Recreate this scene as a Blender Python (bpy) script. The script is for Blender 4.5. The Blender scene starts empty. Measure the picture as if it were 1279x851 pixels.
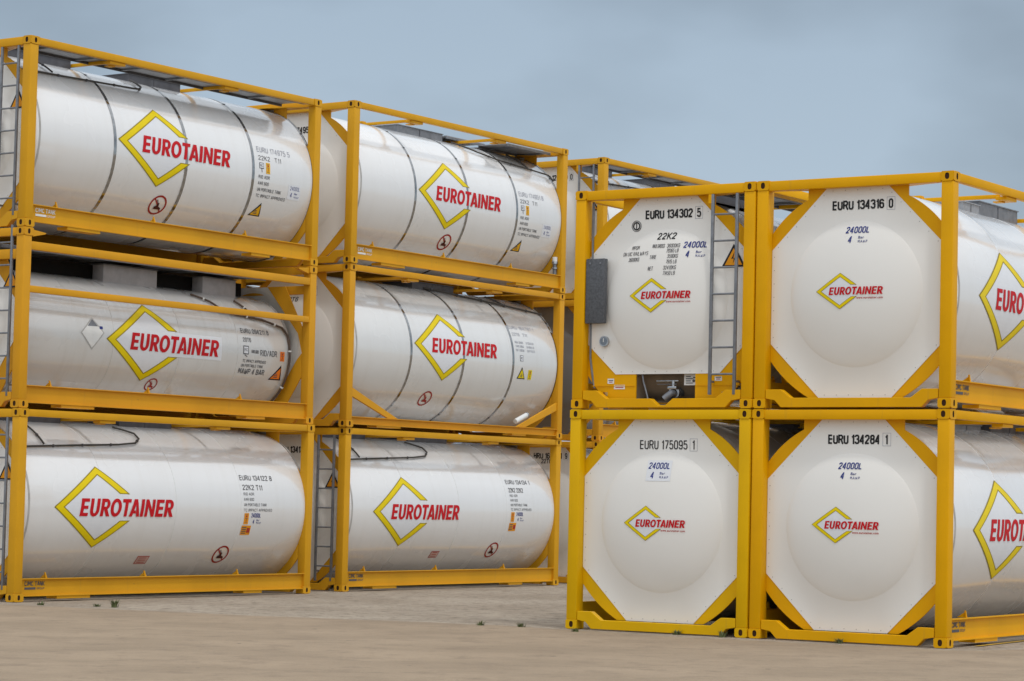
import bpy, bmesh, math, random
from mathutils import Vector, Matrix
random.seed(7)
R_ = math.radians
C = bpy.context.scene.collection
sc = bpy.context.scene
PI = math.pi
W, L, H = 2.438, 6.058, 2.591

# ------------------------------------------------------------------ camera
cam = bpy.data.cameras.new('camera'); co = bpy.data.objects.new('camera', cam); C.objects.link(co)
F_PX, PITCH, ROLL, CH, CX, CY = 3129.389, 0.0526178, 0.0209250, 1.5118, 785.186, 461.706
cam.sensor_fit = 'HORIZONTAL'; cam.sensor_width = 36
cam.lens = 36*F_PX/1279
cam.shift_x = (639.5-CX)/1279; cam.shift_y = (CY-425.5)/1279
cam.clip_start = 0.1; cam.clip_end = 6000
fw = Vector((0, math.cos(PITCH), math.sin(PITCH)))
up0 = Vector((0, -math.sin(PITCH), math.cos(PITCH)))
rt0 = Vector((1, 0, 0))
cr, sr = math.cos(ROLL), math.sin(ROLL)
rt = rt0*cr + up0*sr
up = -rt0*sr + up0*cr
# image right = rt0*cr+..., the picture leans clockwise
rt, up = (rt0*cr + up0*sr), (up0*cr - rt0*sr)
M = Matrix((rt, up, -fw)).transposed().to_4x4(); M.translation = (0, 0, CH)
co.matrix_world = M
sc.camera = co

# ------------------------------------------------------------------ world + sun
SUN = Vector((0.232, -0.393, 1.0)).normalized()
el = math.asin(SUN.z); az = math.atan2(SUN.x, SUN.y)
w = bpy.data.worlds.new('World'); sc.world = w; w.use_nodes = True
nt = w.node_tree; nt.nodes.clear()
def nd(tree, t, **k):
    n = tree.nodes.new(t)
    for a, b in k.items(): setattr(n, a, b)
    return n
out = nd(nt, 'ShaderNodeOutputWorld'); bg = nd(nt, 'ShaderNodeBackground'); bg2 = nd(nt, 'ShaderNodeBackground'); mixs = nd(nt, 'ShaderNodeMixShader')
sky = nd(nt, 'ShaderNodeTexSky', sky_type='NISHITA', sun_disc=False, sun_elevation=el, sun_rotation=az, air_density=1.0, dust_density=2.0)
bg.inputs[1].default_value = 0.10
nt.links.new(sky.outputs[0], bg.inputs[0])
tc = nd(nt, 'ShaderNodeTexCoord')
sep = nd(nt, 'ShaderNodeSeparateXYZ'); nt.links.new(tc.outputs['Generated'], sep.inputs[0])
# thin overcast: brighter overhead and round the veiled sun, blue-grey low down
ramp = nd(nt, 'ShaderNodeValToRGB'); nt.links.new(sep.outputs['Z'], ramp.inputs[0])
cr_ = ramp.color_ramp
cr_.elements[0].position = 0.0; cr_.elements[0].color = (0.46, 0.54, 0.60, 1)
cr_.elements[1].position = 1.0; cr_.elements[1].color = (0.76, 0.79, 0.84, 1)
for p, c in ((0.06, (0.43, 0.515, 0.585, 1)), (0.12, (0.385, 0.475, 0.565, 1)), (0.22, (0.330, 0.418, 0.512, 1)), (0.45, (0.56, 0.63, 0.70, 1))):
    e = cr_.elements.new(p); e.color = c
mp = nd(nt, 'ShaderNodeMapping'); mp.inputs['Scale'].default_value = (4.2, 4.2, 9.0); mp.inputs['Location'].default_value = (1.7, 0.6, 1.1)
nt.links.new(tc.outputs['Generated'], mp.inputs[0])
cn = nd(nt, 'ShaderNodeTexNoise'); cn.inputs['Scale'].default_value = 1.6; cn.inputs['Detail'].default_value = 4.5; cn.inputs['Roughness'].default_value = 0.45
nt.links.new(mp.outputs[0], cn.inputs['Vector'])
cm = nd(nt, 'ShaderNodeMapRange'); cm.inputs[1].default_value = 0.38; cm.inputs[2].default_value = 0.64; cm.inputs[3].default_value = 0.90; cm.inputs[4].default_value = 1.19
nt.links.new(cn.outputs['Fac'], cm.inputs[0])
vm = nd(nt, 'ShaderNodeVectorMath', operation='SCALE'); nt.links.new(ramp.outputs[0], vm.inputs[0]); nt.links.new(cm.outputs[0], vm.inputs['Scale'])
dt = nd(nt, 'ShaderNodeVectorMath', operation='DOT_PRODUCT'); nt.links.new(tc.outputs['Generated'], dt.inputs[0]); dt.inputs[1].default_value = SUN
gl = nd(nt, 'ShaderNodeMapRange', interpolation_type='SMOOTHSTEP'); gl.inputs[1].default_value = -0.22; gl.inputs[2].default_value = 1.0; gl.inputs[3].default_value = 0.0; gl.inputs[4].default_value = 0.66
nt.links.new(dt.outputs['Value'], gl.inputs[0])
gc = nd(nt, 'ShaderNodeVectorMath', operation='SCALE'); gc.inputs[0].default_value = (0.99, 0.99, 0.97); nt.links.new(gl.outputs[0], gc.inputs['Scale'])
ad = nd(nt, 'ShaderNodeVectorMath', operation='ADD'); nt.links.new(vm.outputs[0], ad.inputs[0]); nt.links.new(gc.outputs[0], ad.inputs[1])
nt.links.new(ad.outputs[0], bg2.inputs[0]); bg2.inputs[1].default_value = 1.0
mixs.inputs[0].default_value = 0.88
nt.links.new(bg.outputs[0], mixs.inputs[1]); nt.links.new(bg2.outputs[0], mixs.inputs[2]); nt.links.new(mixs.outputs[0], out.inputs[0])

sl = bpy.data.lights.new('sun', 'SUN'); so = bpy.data.objects.new('sun', sl); C.objects.link(so)
sl.energy = 0.88; sl.angle = R_(4.5); sl.color = (1, 0.975, 0.94)
so.rotation_euler = SUN.to_track_quat('Z', 'Y').to_euler(); so.location = (0, 0, 30)
vs = sc.view_settings; vs.view_transform = 'Standard'; vs.look = 'None'; vs.exposure = 0.0; vs.gamma = 1
sc.cycles.max_bounces = 8

# ------------------------------------------------------------------ materials
def newmat(name):
    m = bpy.data.materials.new(name); m.use_nodes = True
    return m, m.node_tree, m.node_tree.nodes['Principled BSDF']
def noise(t, scale, detail=4, rough=0.55, vec=None, sx=(1, 1, 1)):
    tcn = nd(t, 'ShaderNodeTexCoord'); mpn = nd(t, 'ShaderNodeMapping'); mpn.inputs['Scale'].default_value = sx
    t.links.new(tcn.outputs['Object'], mpn.inputs[0])
    n = nd(t, 'ShaderNodeTexNoise'); n.inputs['Scale'].default_value = scale; n.inputs['Detail'].default_value = detail; n.inputs['Roughness'].default_value = rough
    t.links.new(mpn.outputs[0], n.inputs['Vector'])
    return n.outputs['Fac']
def mixc(t, fac, a, b, lo=0.0, hi=1.0, clampfac=None):
    mr = nd(t, 'ShaderNodeMapRange'); mr.inputs[1].default_value = lo; mr.inputs[2].default_value = hi
    if clampfac is not None: mr.inputs[4].default_value = clampfac
    t.links.new(fac, mr.inputs[0])
    mx = nd(t, 'ShaderNodeMix', data_type='RGBA')
    t.links.new(mr.outputs[0], mx.inputs[0])
    for i, v in ((6, a), (7, b)):
        if isinstance(v, tuple): mx.inputs[i].default_value = (*v, 1)
        else: t.links.new(v, mx.inputs[i])
    return mx.outputs[2]
def bump(t, b, h, strength, dist):
    bn = nd(t, 'ShaderNodeBump'); bn.inputs['Strength'].default_value = strength; bn.inputs['Distance'].default_value = dist
    t.links.new(h, bn.inputs['Height']); t.links.new(bn.outputs[0], b.inputs['Normal'])

def yellow(name, col):
    m, t, b = newmat(name)
    dark = tuple(c*0.88 for c in col)
    c1 = mixc(t, noise(t, 1.3, 4), dark, col, 0.30, 0.62)
    c2 = mixc(t, noise(t, 7, 6, 0.75), (0.30, 0.16, 0.04), c1, 0.27, 0.33)          # chips and rust specks
    c3 = mixc(t, noise(t, 2.2, 5, 0.7, sx=(6, 6, 0.5)), c2, tuple(c*0.62+0.03 for c in col), 0.60, 0.78, 0.5)   # run-off streaks
    t.links.new(c3, b.inputs['Base Color']); b.inputs['Roughness'].default_value = 0.45; b.inputs['Specular IOR Level'].default_value = 0.14
    bump(t, b, noise(t, 5, 3), 0.15, 0.01)
    return m
def white(name, col, dirt=(0.46, 0.42, 0.36), amt=0.35, rough=0.2, wav=0.10, coat=0.95):
    m, t, b = newmat(name)
    a = mixc(t, noise(t, 0.7, 2, 0.5), col, dirt, 0.40, 0.95, amt)
    c = mixc(t, noise(t, 2.6, 3, 0.5, sx=(0.6, 3.5, 0.22)), a, dirt, 0.50, 0.90, amt*0.9)      # streaks down the shell
    d = mixc(t, noise(t, 30, 5, 0.7), c, tuple(x*0.6 for x in dirt), 0.70, 0.80, 0.5)
    t.links.new(d, b.inputs['Base Color'])
    rr = nd(t, 'ShaderNodeMapRange'); rr.inputs[1].default_value = 0.3; rr.inputs[2].default_value = 0.75; rr.inputs[3].default_value = rough*0.8; rr.inputs[4].default_value = rough*1.8
    t.links.new(noise(t, 1.1, 3), rr.inputs[0]); t.links.new(rr.outputs[0], b.inputs['Roughness'])
    b.inputs['Coat Weight'].default_value = coat; b.inputs['Coat Roughness'].default_value = 0.11; b.inputs['Coat IOR'].default_value = 1.75
    return m
def plain(name, col, rough=0.5, metal=0.0, var=0.15, scale=8):
    m, t, b = newmat(name)
    c = mixc(t, noise(t, scale, 4), tuple(x*(1-var) for x in col), tuple(min(1, x*(1+var)) for x in col), 0.3, 0.7)
    t.links.new(c, b.inputs['Base Color']); b.inputs['Roughness'].default_value = rough; b.inputs['Metallic'].default_value = metal
    if not metal: b.inputs['Specular IOR Level'].default_value = 0.2
    return m
MT = {
 'yellow_left': yellow('yellow_left', (0.70, 0.355, 0.016)),
 'yellow_orange': yellow('yellow_orange', (0.71, 0.34, 0.018)),
 'yellow_right': yellow('yellow_right', (0.785, 0.39, 0.001)),
 'yellow_lemon': yellow('yellow_lemon', (0.76, 0.435, 0.002)),
 'white': white('white', (0.79, 0.79, 0.79), (0.50, 0.45, 0.37), amt=0.13),
 'white_panel': white('white_panel', (0.82, 0.80, 0.76), (0.55, 0.49, 0.40), amt=0.10, rough=0.36, wav=0.05, coat=0.25),
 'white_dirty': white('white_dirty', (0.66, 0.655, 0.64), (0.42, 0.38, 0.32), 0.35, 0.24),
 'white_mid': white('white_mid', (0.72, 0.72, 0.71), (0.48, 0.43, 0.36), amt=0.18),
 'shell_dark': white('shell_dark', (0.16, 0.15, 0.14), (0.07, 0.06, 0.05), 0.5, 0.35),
 'seam': plain('seam', (0.42, 0.41, 0.39), 0.5),
 'steel_band': plain('steel_band', (0.34, 0.34, 0.34), 0.12, 1.0, 0.25, 14),
 'rim': plain('rim', (0.10, 0.10, 0.10), 0.4),
 'galv': plain('galv', (0.20, 0.21, 0.23), 0.5, 0.35, 0.2, 12),
 'galv_dark': plain('galv_dark', (0.085, 0.085, 0.095), 0.55, 0.2, 0.25, 6),
 'grate': plain('grate', (0.33, 0.34, 0.36), 0.5, 0.2, 0.15, 20),
 'box_light': plain('box_light', (0.42, 0.41, 0.42), 0.45, 0.0, 0.1),
 'pipe': plain('pipe', (0.07, 0.065, 0.06), 0.5),
 'pipe_brown': plain('pipe_brown', (0.10, 0.07, 0.055), 0.5),
 'red': plain('red', (0.56, 0.006, 0.012), 0.5, var=0.05),
 'dred': plain('dred', (0.42, 0.035, 0.03), 0.4, var=0.1),
 'sign_red': plain('sign_red', (0.36, 0.03, 0.022), 0.5, var=0.1),
 'sign_dark': plain('sign_dark', (0.07, 0.015, 0.01), 0.5),
 'pink': plain('pink', (0.60, 0.42, 0.38), 0.4, var=0.1),
 'logo_y': plain('logo_y', (0.80, 0.61, 0.0), 0.4, var=0.04),
 'logo_edge': plain('logo_edge', (0.30, 0.22, 0.01), 0.4, var=0.1),
 'logo_w': plain('logo_w', (0.745, 0.76, 0.79), 0.35, var=0.02),
 'black': plain('black', (0.02, 0.02, 0.022), 0.4),
 'ink': plain('ink', (0.10, 0.10, 0.11), 0.5),
 'ink_faded': plain('ink_faded', (0.36, 0.37, 0.42), 0.5),
 'blue': plain('blue', (0.03, 0.045, 0.22), 0.4),
 'orange': plain('orange', (0.80, 0.32, 0.01), 0.4, var=0.05),
 'amber': plain('amber', (0.80, 0.43, 0.01), 0.4, var=0.05),
 'orange_red': plain('orange_red', (0.80, 0.20, 0.02), 0.4, var=0.05),
 'hole': plain('hole', (0.045, 0.018, 0.008), 0.8),
 'gap_shade': plain('gap_shade', (0.012, 0.011, 0.010), 0.9),  # near-black standing in for the shade in the gap over the slim tank
 'dark': plain('dark', (0.26, 0.20, 0.14), 0.45, var=0.3, scale=3),
 'docbox': plain('docbox', (0.10, 0.105, 0.115), 0.55, var=0.25, scale=40),
 'chrome': plain('chrome', (0.45, 0.45, 0.46), 0.25, 1.0, 0.3, 20),
 'glass': plain('glass', (0.18, 0.21, 0.25), 0.08),
 'label_w': plain('label_w', (0.75, 0.75, 0.73), 0.4, var=0.05),
 'rust': plain('rust', (0.25, 0.09, 0.03), 0.8, var=0.4, scale=30),
 'leaf': plain('leaf', (0.12, 0.14, 0.06), 0.6, var=0.4),
 'brass': plain('brass', (0.45, 0.30, 0.12), 0.35, 0.8),
}

# ------------------------------------------------------------------ mesh builder
class MB:
    def __init__(s): s.v = []; s.f = []; s.m = []; s.mats = []
    def mi(s, mat):
        if mat not in s.mats: s.mats.append(mat)
        return s.mats.index(mat)
    def add(s, vs, fs, mat):
        o = len(s.v); s.v += [tuple(v) for v in vs]; i = s.mi(mat)
        for f in fs: s.f.append([o+k for k in f]); s.m.append(i)
        return s
    def box(s, x0, x1, y0, y1, z0, z1, mat, bev=0.0):
        if x0 > x1: x0, x1 = x1, x0
        if y0 > y1: y0, y1 = y1, y0
        if z0 > z1: z0, z1 = z1, z0
        bm = bmesh.new(); bmesh.ops.create_cube(bm, size=1)
        for v in bm.verts: v.co = ((x0+x1)/2+v.co.x*(x1-x0), (y0+y1)/2+v.co.y*(y1-y0), (z0+z1)/2+v.co.z*(z1-z0))
        if bev: bmesh.ops.bevel(bm, geom=list(bm.edges), offset=bev, segments=2, affect='EDGES', profile=0.5)
        s.bm(bm, mat); return s
    def bm(s, bm, mat):
        bm.verts.index_update()
        s.add([v.co for v in bm.verts], [[v.index for v in f.verts] for f in bm.faces], mat); bm.free()
    def prism(s, pts, axis, a0, a1, mat, bev=0.0):
        # pts in the plane across axis: axis y -> (x,z); axis x -> (y,z)
        def P(p, a): return (p[0], a, p[1]) if axis == 'y' else ((a, p[0], p[1]) if axis == 'x' else (p[0], p[1], a))
        bm = bmesh.new()
        A = [bm.verts.new(P(p, a0)) for p in pts]; B = [bm.verts.new(P(p, a1)) for p in pts]
        bm.faces.new(A); bm.faces.new(B[::-1])
        n = len(pts)
        for i in range(n): bm.faces.new((A[i], B[i], B[(i+1) % n], A[(i+1) % n]))
        bmesh.ops.recalc_face_normals(bm, faces=bm.faces)
        if bev: bmesh.ops.bevel(bm, geom=list(bm.edges), offset=bev, segments=1, affect='EDGES')
        s.bm(bm, mat); return s
    def cyl(s, p0, p1, r, mat, n=12, r1=None, caps=True):
        p0, p1 = Vector(p0), Vector(p1); d = (p1-p0).normalized(); r1 = r if r1 is None else r1
        a = d.orthogonal().normalized(); b = d.cross(a)
        vs = []
        for p, q in ((p0, r), (p1, r1)): vs += [p+a*q*math.cos(2*PI*k/n)+b*q*math.sin(2*PI*k/n) for k in range(n)]
        fs = [(k, (k+1) % n, n+(k+1) % n, n+k) for k in range(n)]
        if caps: fs += [tuple(range(n))[::-1], tuple(range(n, 2*n))]
        return s.add(vs, fs, mat)
    def tube(s, pts, r, mat, n=8):
        pts = [Vector(p) for p in pts]; rings = []
        ref = None
        for i, p in enumerate(pts):
            d = (pts[min(i+1, len(pts)-1)]-pts[max(i-1, 0)]).normalized()
            if ref is None: ref = d.orthogonal().normalized()
            a = (ref-d*ref.dot(d)).normalized(); ref = a; b = d.cross(a)
            rings.append([p+a*r*math.cos(2*PI*k/n)+b*r*math.sin(2*PI*k/n) for k in range(n)])
        vs = [v for q in rings for v in q]; fs = []
        for i in range(len(pts)-1):
            for k in range(n): fs.append((i*n+k, i*n+(k+1) % n, (i+1)*n+(k+1) % n, (i+1)*n+k))
        fs += [tuple(range(n))[::-1], tuple(range((len(pts)-1)*n, len(pts)*n))]
        return s.add(vs, fs, mat)
    def mirror_x(s):
        s.v = [(-x, y, z) for x, y, z in s.v]; s.f = [f[::-1] for f in s.f]; return s
    def mirror_y(s):
        s.v = [(x, -y, z) for x, y, z in s.v]; s.f = [f[::-1] for f in s.f]; return s
    def mesh(s, name, smooth=True):
        me = bpy.data.meshes.new(name); me.from_pydata(s.v, [], s.f)
        for m in s.mats: me.materials.append(MT[m])
        me.polygons.foreach_set('material_index', s.m)
        if smooth:
            me.shade_smooth(); me.set_sharp_from_angle(angle=R_(32))
        me.update(); return me
CACHE = {}
def part(name, parent, key, fn, loc=None, smooth=True, label=None):
    """link one mesh object under its parent; meshes with the same key are shared"""
    if key is None or key not in CACHE:
        me = fn().mesh(name, smooth)
        if key is not None: CACHE[key] = me
    else: me = CACHE[key]
    o = bpy.data.objects.new(name, me); C.objects.link(o); o.parent = parent
    if loc: o.location = loc
    if label: o['label'] = label
    return o
def thing(name, label, cat, group=None, loc=(0, 0, 0), rz=0):
    o = bpy.data.objects.new(name, None); C.objects.link(o); o.empty_display_size = 0.3
    o.location = loc; o.rotation_euler = (0, 0, rz); o['label'] = label; o['category'] = cat
    if group: o['group'] = group
    return o


SF = {
 'A': [[(0,0),(.25,1),(.35,1),(.6,0)],[(.1,.32),(.5,.32)]], 'B': [[(0,0),(0,1),(.42,1),(.55,.88),(.55,.66),(.42,.54),(0,.54)],[(.42,.54),(.6,.42),(.6,.14),(.45,0),(0,0)]],
 'C': [[(.6,.75),(.6,.86),(.46,1),(.14,1),(0,.86),(0,.14),(.14,0),(.46,0),(.6,.14),(.6,.25)]], 'D': [[(0,0),(0,1),(.4,1),(.6,.82),(.6,.18),(.4,0),(0,0)]],
 'E': [[(.55,1),(0,1),(0,0),(.55,0)],[(0,.53),(.48,.53)]], 'G': [[(.6,.78),(.6,.86),(.46,1),(.14,1),(0,.86),(0,.14),(.14,0),(.46,0),(.6,.14),(.6,.48),(.34,.48)]],
 'H': [[(0,0),(0,1)],[(.6,0),(.6,1)],[(0,.53),(.6,.53)]], 'I': [[(.1,0),(.1,1)]], 'K': [[(0,0),(0,1)],[(.6,1),(.05,.42)],[(.2,.56),(.62,0)]],
 'L': [[(0,1),(0,0),(.52,0)]], 'M': [[(0,0),(0,1),(.12,1),(.36,.3),(.6,1),(.72,1),(.72,0)]], 'N': [[(0,0),(0,1),(.08,1),(.52,0),(.6,0),(.6,1)]],
 'O': [[(.3,1),(.14,1),(0,.86),(0,.14),(.14,0),(.46,0),(.6,.14),(.6,.86),(.46,1),(.3,1)]], 'P': [[(0,0),(0,1),(.44,1),(.6,.87),(.6,.6),(.44,.47),(0,.47)]],
 'R': [[(0,0),(0,1),(.44,1),(.6,.87),(.6,.63),(.44,.5),(0,.5)],[(.36,.5),(.62,0)]], 'S': [[(.58,.8),(.58,.88),(.44,1),(.14,1),(0,.88),(0,.66),(.14,.55),(.46,.46),(.6,.36),(.6,.12),(.46,0),(.14,0),(0,.12),(0,.2)]],
 'T': [[(0,1),(.6,1)],[(.3,0),(.3,1)]], 'U': [[(0,1),(0,.15),(.14,0),(.46,0),(.6,.15),(.6,1)]], 'V': [[(0,1),(.26,0),(.34,0),(.6,1)]], 'W': [[(0,1),(.16,0),(.24,0),(.4,.8),(.56,0),(.64,0),(.8,1)]],
 'X': [[(0,0),(.6,1)],[(0,1),(.6,0)]], 'Y': [[(0,1),(.3,.5),(.3,0)],[(.6,1),(.3,.5)]],
 '0': [[(.3,1),(.14,1),(0,.86),(0,.14),(.14,0),(.42,0),(.56,.14),(.56,.86),(.42,1),(.3,1)]], '1': [[(.08,.83),(.22,.94)],[(.24,0),(.24,1)]],
 '2': [[(0,.74),(0,.87),(.14,1),(.42,1),(.56,.87),(.56,.66),(0,.08),(0,0),(.58,0)]], '3': [[(0,.8),(0,.88),(.14,1),(.42,1),(.55,.88),(.55,.66),(.42,.54),(.2,.54)],[(.42,.54),(.57,.42),(.57,.14),(.43,0),(.14,0),(0,.14),(0,.22)]],
 '4': [[(.42,0),(.42,1)],[(.36,.97),(0,.34),(0,.25),(.58,.25)]], '5': [[(.54,1),(.05,1),(.02,.54),(.14,.62),(.42,.62),(.57,.48),(.57,.15),(.42,0),(.14,0),(0,.14),(0,.2)]],
 '6': [[(.54,.8),(.54,.87),(.42,1),(.14,1),(0,.86),(0,.14),(.14,0),(.42,0),(.56,.14),(.56,.44),(.42,.58),(.14,.58),(0,.46)]], '7': [[(0,1),(.57,1),(.57,.92),(.2,0)]],
 '8': [[(.3,1),(.14,1),(.02,.88),(.02,.66),(.14,.54),(.42,.54),(.54,.66),(.54,.88),(.42,1),(.3,1)],[(.14,.54),(0,.42),(0,.14),(.14,0),(.42,0),(.56,.14),(.56,.42),(.42,.54)]],
 '9': [[(.02,.2),(.02,.13),(.14,0),(.42,0),(.56,.14),(.56,.86),(.42,1),(.14,1),(0,.86),(0,.56),(.14,.42),(.42,.42),(.56,.54)]],
 '/': [[(0,0),(.5,1)]], '.': [[(.05,0),(.05,.12)]], '-': [[(0,.45),(.35,.45)]],
}
def stroke_text(txt, x0, x1, y0, y1, wt, shear=0.0):
    """lines of a plain sign-writer's alphabet as mitred strips; wt = stroke / height"""
    h = y1-y0; x = 0; pl = []
    for ch in txt:
        if ch == ' ': x += .46; continue
        g = SF[ch]; wd = max(p[0] for q in g for p in q)
        for q in g: pl.append([(x+a, b) for a, b in q])
        x += wd+.33
    tot = x-.33; w = wt*h
    sx = (x1-x0-w)/tot
    out = []
    for q in pl:
        P = [Vector((x0+w/2+a*sx+shear*b*h, y0+w/2+b*(h-w))) for a, b in q]
        P = [p for i, p in enumerate(P) if i == 0 or (p-P[i-1]).length > 1e-6]
        closed = (P[0]-P[-1]).length < 1e-6
        if closed: P = P[:-1]
        n = len(P); A = []; B = []
        for i in range(n):
            d0 = (P[i]-P[i-1]).normalized() if (i or closed) else None
            d1 = (P[(i+1) % n]-P[i]).normalized() if (i < n-1 or closed) else None
            if d0 is None: d0 = d1
            if d1 is None: d1 = d0
            n0 = Vector((-d0.y, d0.x)); n1 = Vector((-d1.y, d1.x)); m = n0+n1
            m = m.normalized() if m.length > 1e-3 else n0
            k = min(1/max(m.dot(n0), .3), 1.6)
            e = Vector((0, 0))
            if not closed and i == 0: e = -d1*w*.5
            if not closed and i == n-1: e = d0*w*.5
            if len(P) > 2 and not closed and (i == 0 or i == n-1): e = e*.0
            A.append(P[i]+m*k*w/2+e); B.append(P[i]-m*k*w/2+e)
        vs = [tuple(v) for v in A+B]
        fs = [[i, n+i, n+(i+1) % n, (i+1) % n] for i in range(n if closed else n-1)]
        out.append((vs, fs))
    return out

# ------------------------------------------------------------------ flat shapes for markings
class Flat:
    """2-D shapes (u right, v up), later laid on a plate or wrapped on a shell"""
    def __init__(s): s.items = []          # (verts2d, faces, mat, layer)
    def poly(s, pts, mat, layer=0): s.items.append(([tuple(p) for p in pts], [list(range(len(pts)))], mat, layer)); return s
    def rect(s, x0, y0, x1, y1, mat, layer=0): return s.poly([(x0, y0), (x1, y0), (x1, y1), (x0, y1)], mat, layer)
    def ring(s, cx, cy, r0, r1, mat, layer=0, n=28):
        vs = [(cx+r*math.cos(2*PI*k/n), cy+r*math.sin(2*PI*k/n)) for r in (r0, r1) for k in range(n)]
        s.items.append((vs, [[k, n+k, n+(k+1) % n, (k+1) % n] for k in range(n)], mat, layer)); return s
    def disc(s, cx, cy, r, mat, layer=0, n=20): return s.poly([(cx+r*math.cos(2*PI*k/n), cy+r*math.sin(2*PI*k/n)) for k in range(n)], mat, layer)
    def line(s, a, b, wd, mat, layer=0):
        dx, dy = b[0]-a[0], b[1]-a[1]; l = math.hypot(dx, dy); nx, ny = -dy/l*wd/2, dx/l*wd/2
        return s.poly([(a[0]-nx, a[1]-ny), (b[0]-nx, b[1]-ny), (b[0]+nx, b[1]+ny), (a[0]+nx, a[1]+ny)], mat, layer)
    def text(s, txt, x0, x1, y0, y1, mat, layer=1, shear=0.0, weight=0.012):
        if all(ch == ' ' or ch in SF for ch in txt):
            wt = .115+weight*2.0
            for i, (vs, fs) in enumerate(stroke_text(txt, x0, x1, y0, y1, wt, shear)): s.items.append((vs, fs, mat, layer+.12*(i % 2)))
            return s
        vs, fs = glyphs(txt, weight)
        a0 = min(v[0] for v in vs); a1 = max(v[0] for v in vs); b0 = min(v[1] for v in vs); b1 = max(v[1] for v in vs)
        o = []
        for a, b in vs:
            q = (b-b0)/(b1-b0)
            o.append((x0+(a-a0)/(a1-a0)*(x1-x0)+shear*q*(y1-y0), y0+q*(y1-y0)))
        s.items.append((o, fs, mat, layer)); return s
GC = {}
def glyphs(txt, weight):
    k = (txt, weight)
    if k in GC: return GC[k]
    cu = bpy.data.curves.new('t', 'FONT'); cu.body = txt; cu.size = 1; cu.offset = weight; cu.resolution_u = 3
    cu.space_character = 1.08
    o = bpy.data.objects.new('t', cu); C.objects.link(o)
    bpy.context.view_layer.update()
    dg = bpy.context.evaluated_depsgraph_get()
    me = o.evaluated_get(dg).to_mesh()
    vs = [(v.co.x, v.co.y) for v in me.vertices]; fs = [list(p.vertices) for p in me.polygons]
    o.evaluated_get(dg).to_mesh_clear()
    bpy.data.objects.remove(o); bpy.data.curves.remove(cu)
    GC[k] = (vs, fs); return GC[k]

def lay(name, parent, flat, mapper, step_u=None, step_v=0.05, base=0.003, key=None, label=None):
    """mapper(u, v, off) -> local 3-D point"""
    def fn():
        mb = MB()
        for vs, fs, mat, layer in flat.items:
            bm = bmesh.new(); V = [bm.verts.new((a, b, 0)) for a, b in vs]
            for f in fs:
                try: bm.faces.new([V[i] for i in f])
                except ValueError: pass
            bmesh.ops.recalc_face_normals(bm, faces=bm.faces)
            for f in bm.faces:
                if f.normal.z < 0: f.normal_flip()
            bmesh.ops.triangulate(bm, faces=[f for f in bm.faces if len(f.verts) > 4 or len(fs) == 1])
            for ax, st in ((0, step_u), (1, step_v)):
                if not st: continue
                lo = min(v.co[ax] for v in bm.verts); hi = max(v.co[ax] for v in bm.verts)
                k = math.floor(lo/st)+1
                while k*st < hi:
                    pc = [0, 0, 0]; pc[ax] = k*st; no = [0, 0, 0]; no[ax] = 1
                    bmesh.ops.bisect_plane(bm, geom=bm.verts[:]+bm.edges[:]+bm.faces[:], plane_co=pc, plane_no=no, dist=1e-6)
                    k += 1
            for v in bm.verts: v.co = Vector(mapper(v.co.x, v.co.y, base+0.0012*layer))
            mb.bm(bm, mat)
        return mb
    return part(name, parent, key, fn, smooth=False, label=label)

def shell_map(R, zc):
    def f(u, v, off):
        a = v/R
        return ((R+off)*math.cos(a), u, zc+(R+off)*math.sin(a))
    return f
Y0 = -L/2
PD = 0.122                       # how far the end plate sits behind the corner posts
DR, DZ, DB = 0.82, 1.28, 0.138    # dome radius, centre height, bulge
def bulge(r):
    if r >= DR: return 0.0
    return DB*(1-(r/DR)**2.1)**0.88
def end_map(u, v, off):
    return (u, Y0+PD-bulge(math.hypot(u, v-DZ))-off, v)
def front_map(dep):
    return lambda u, v, off: (u, Y0+dep-off, v)
def side_flat(x):
    return lambda u, v, off: (x+off, u, v)

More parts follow.
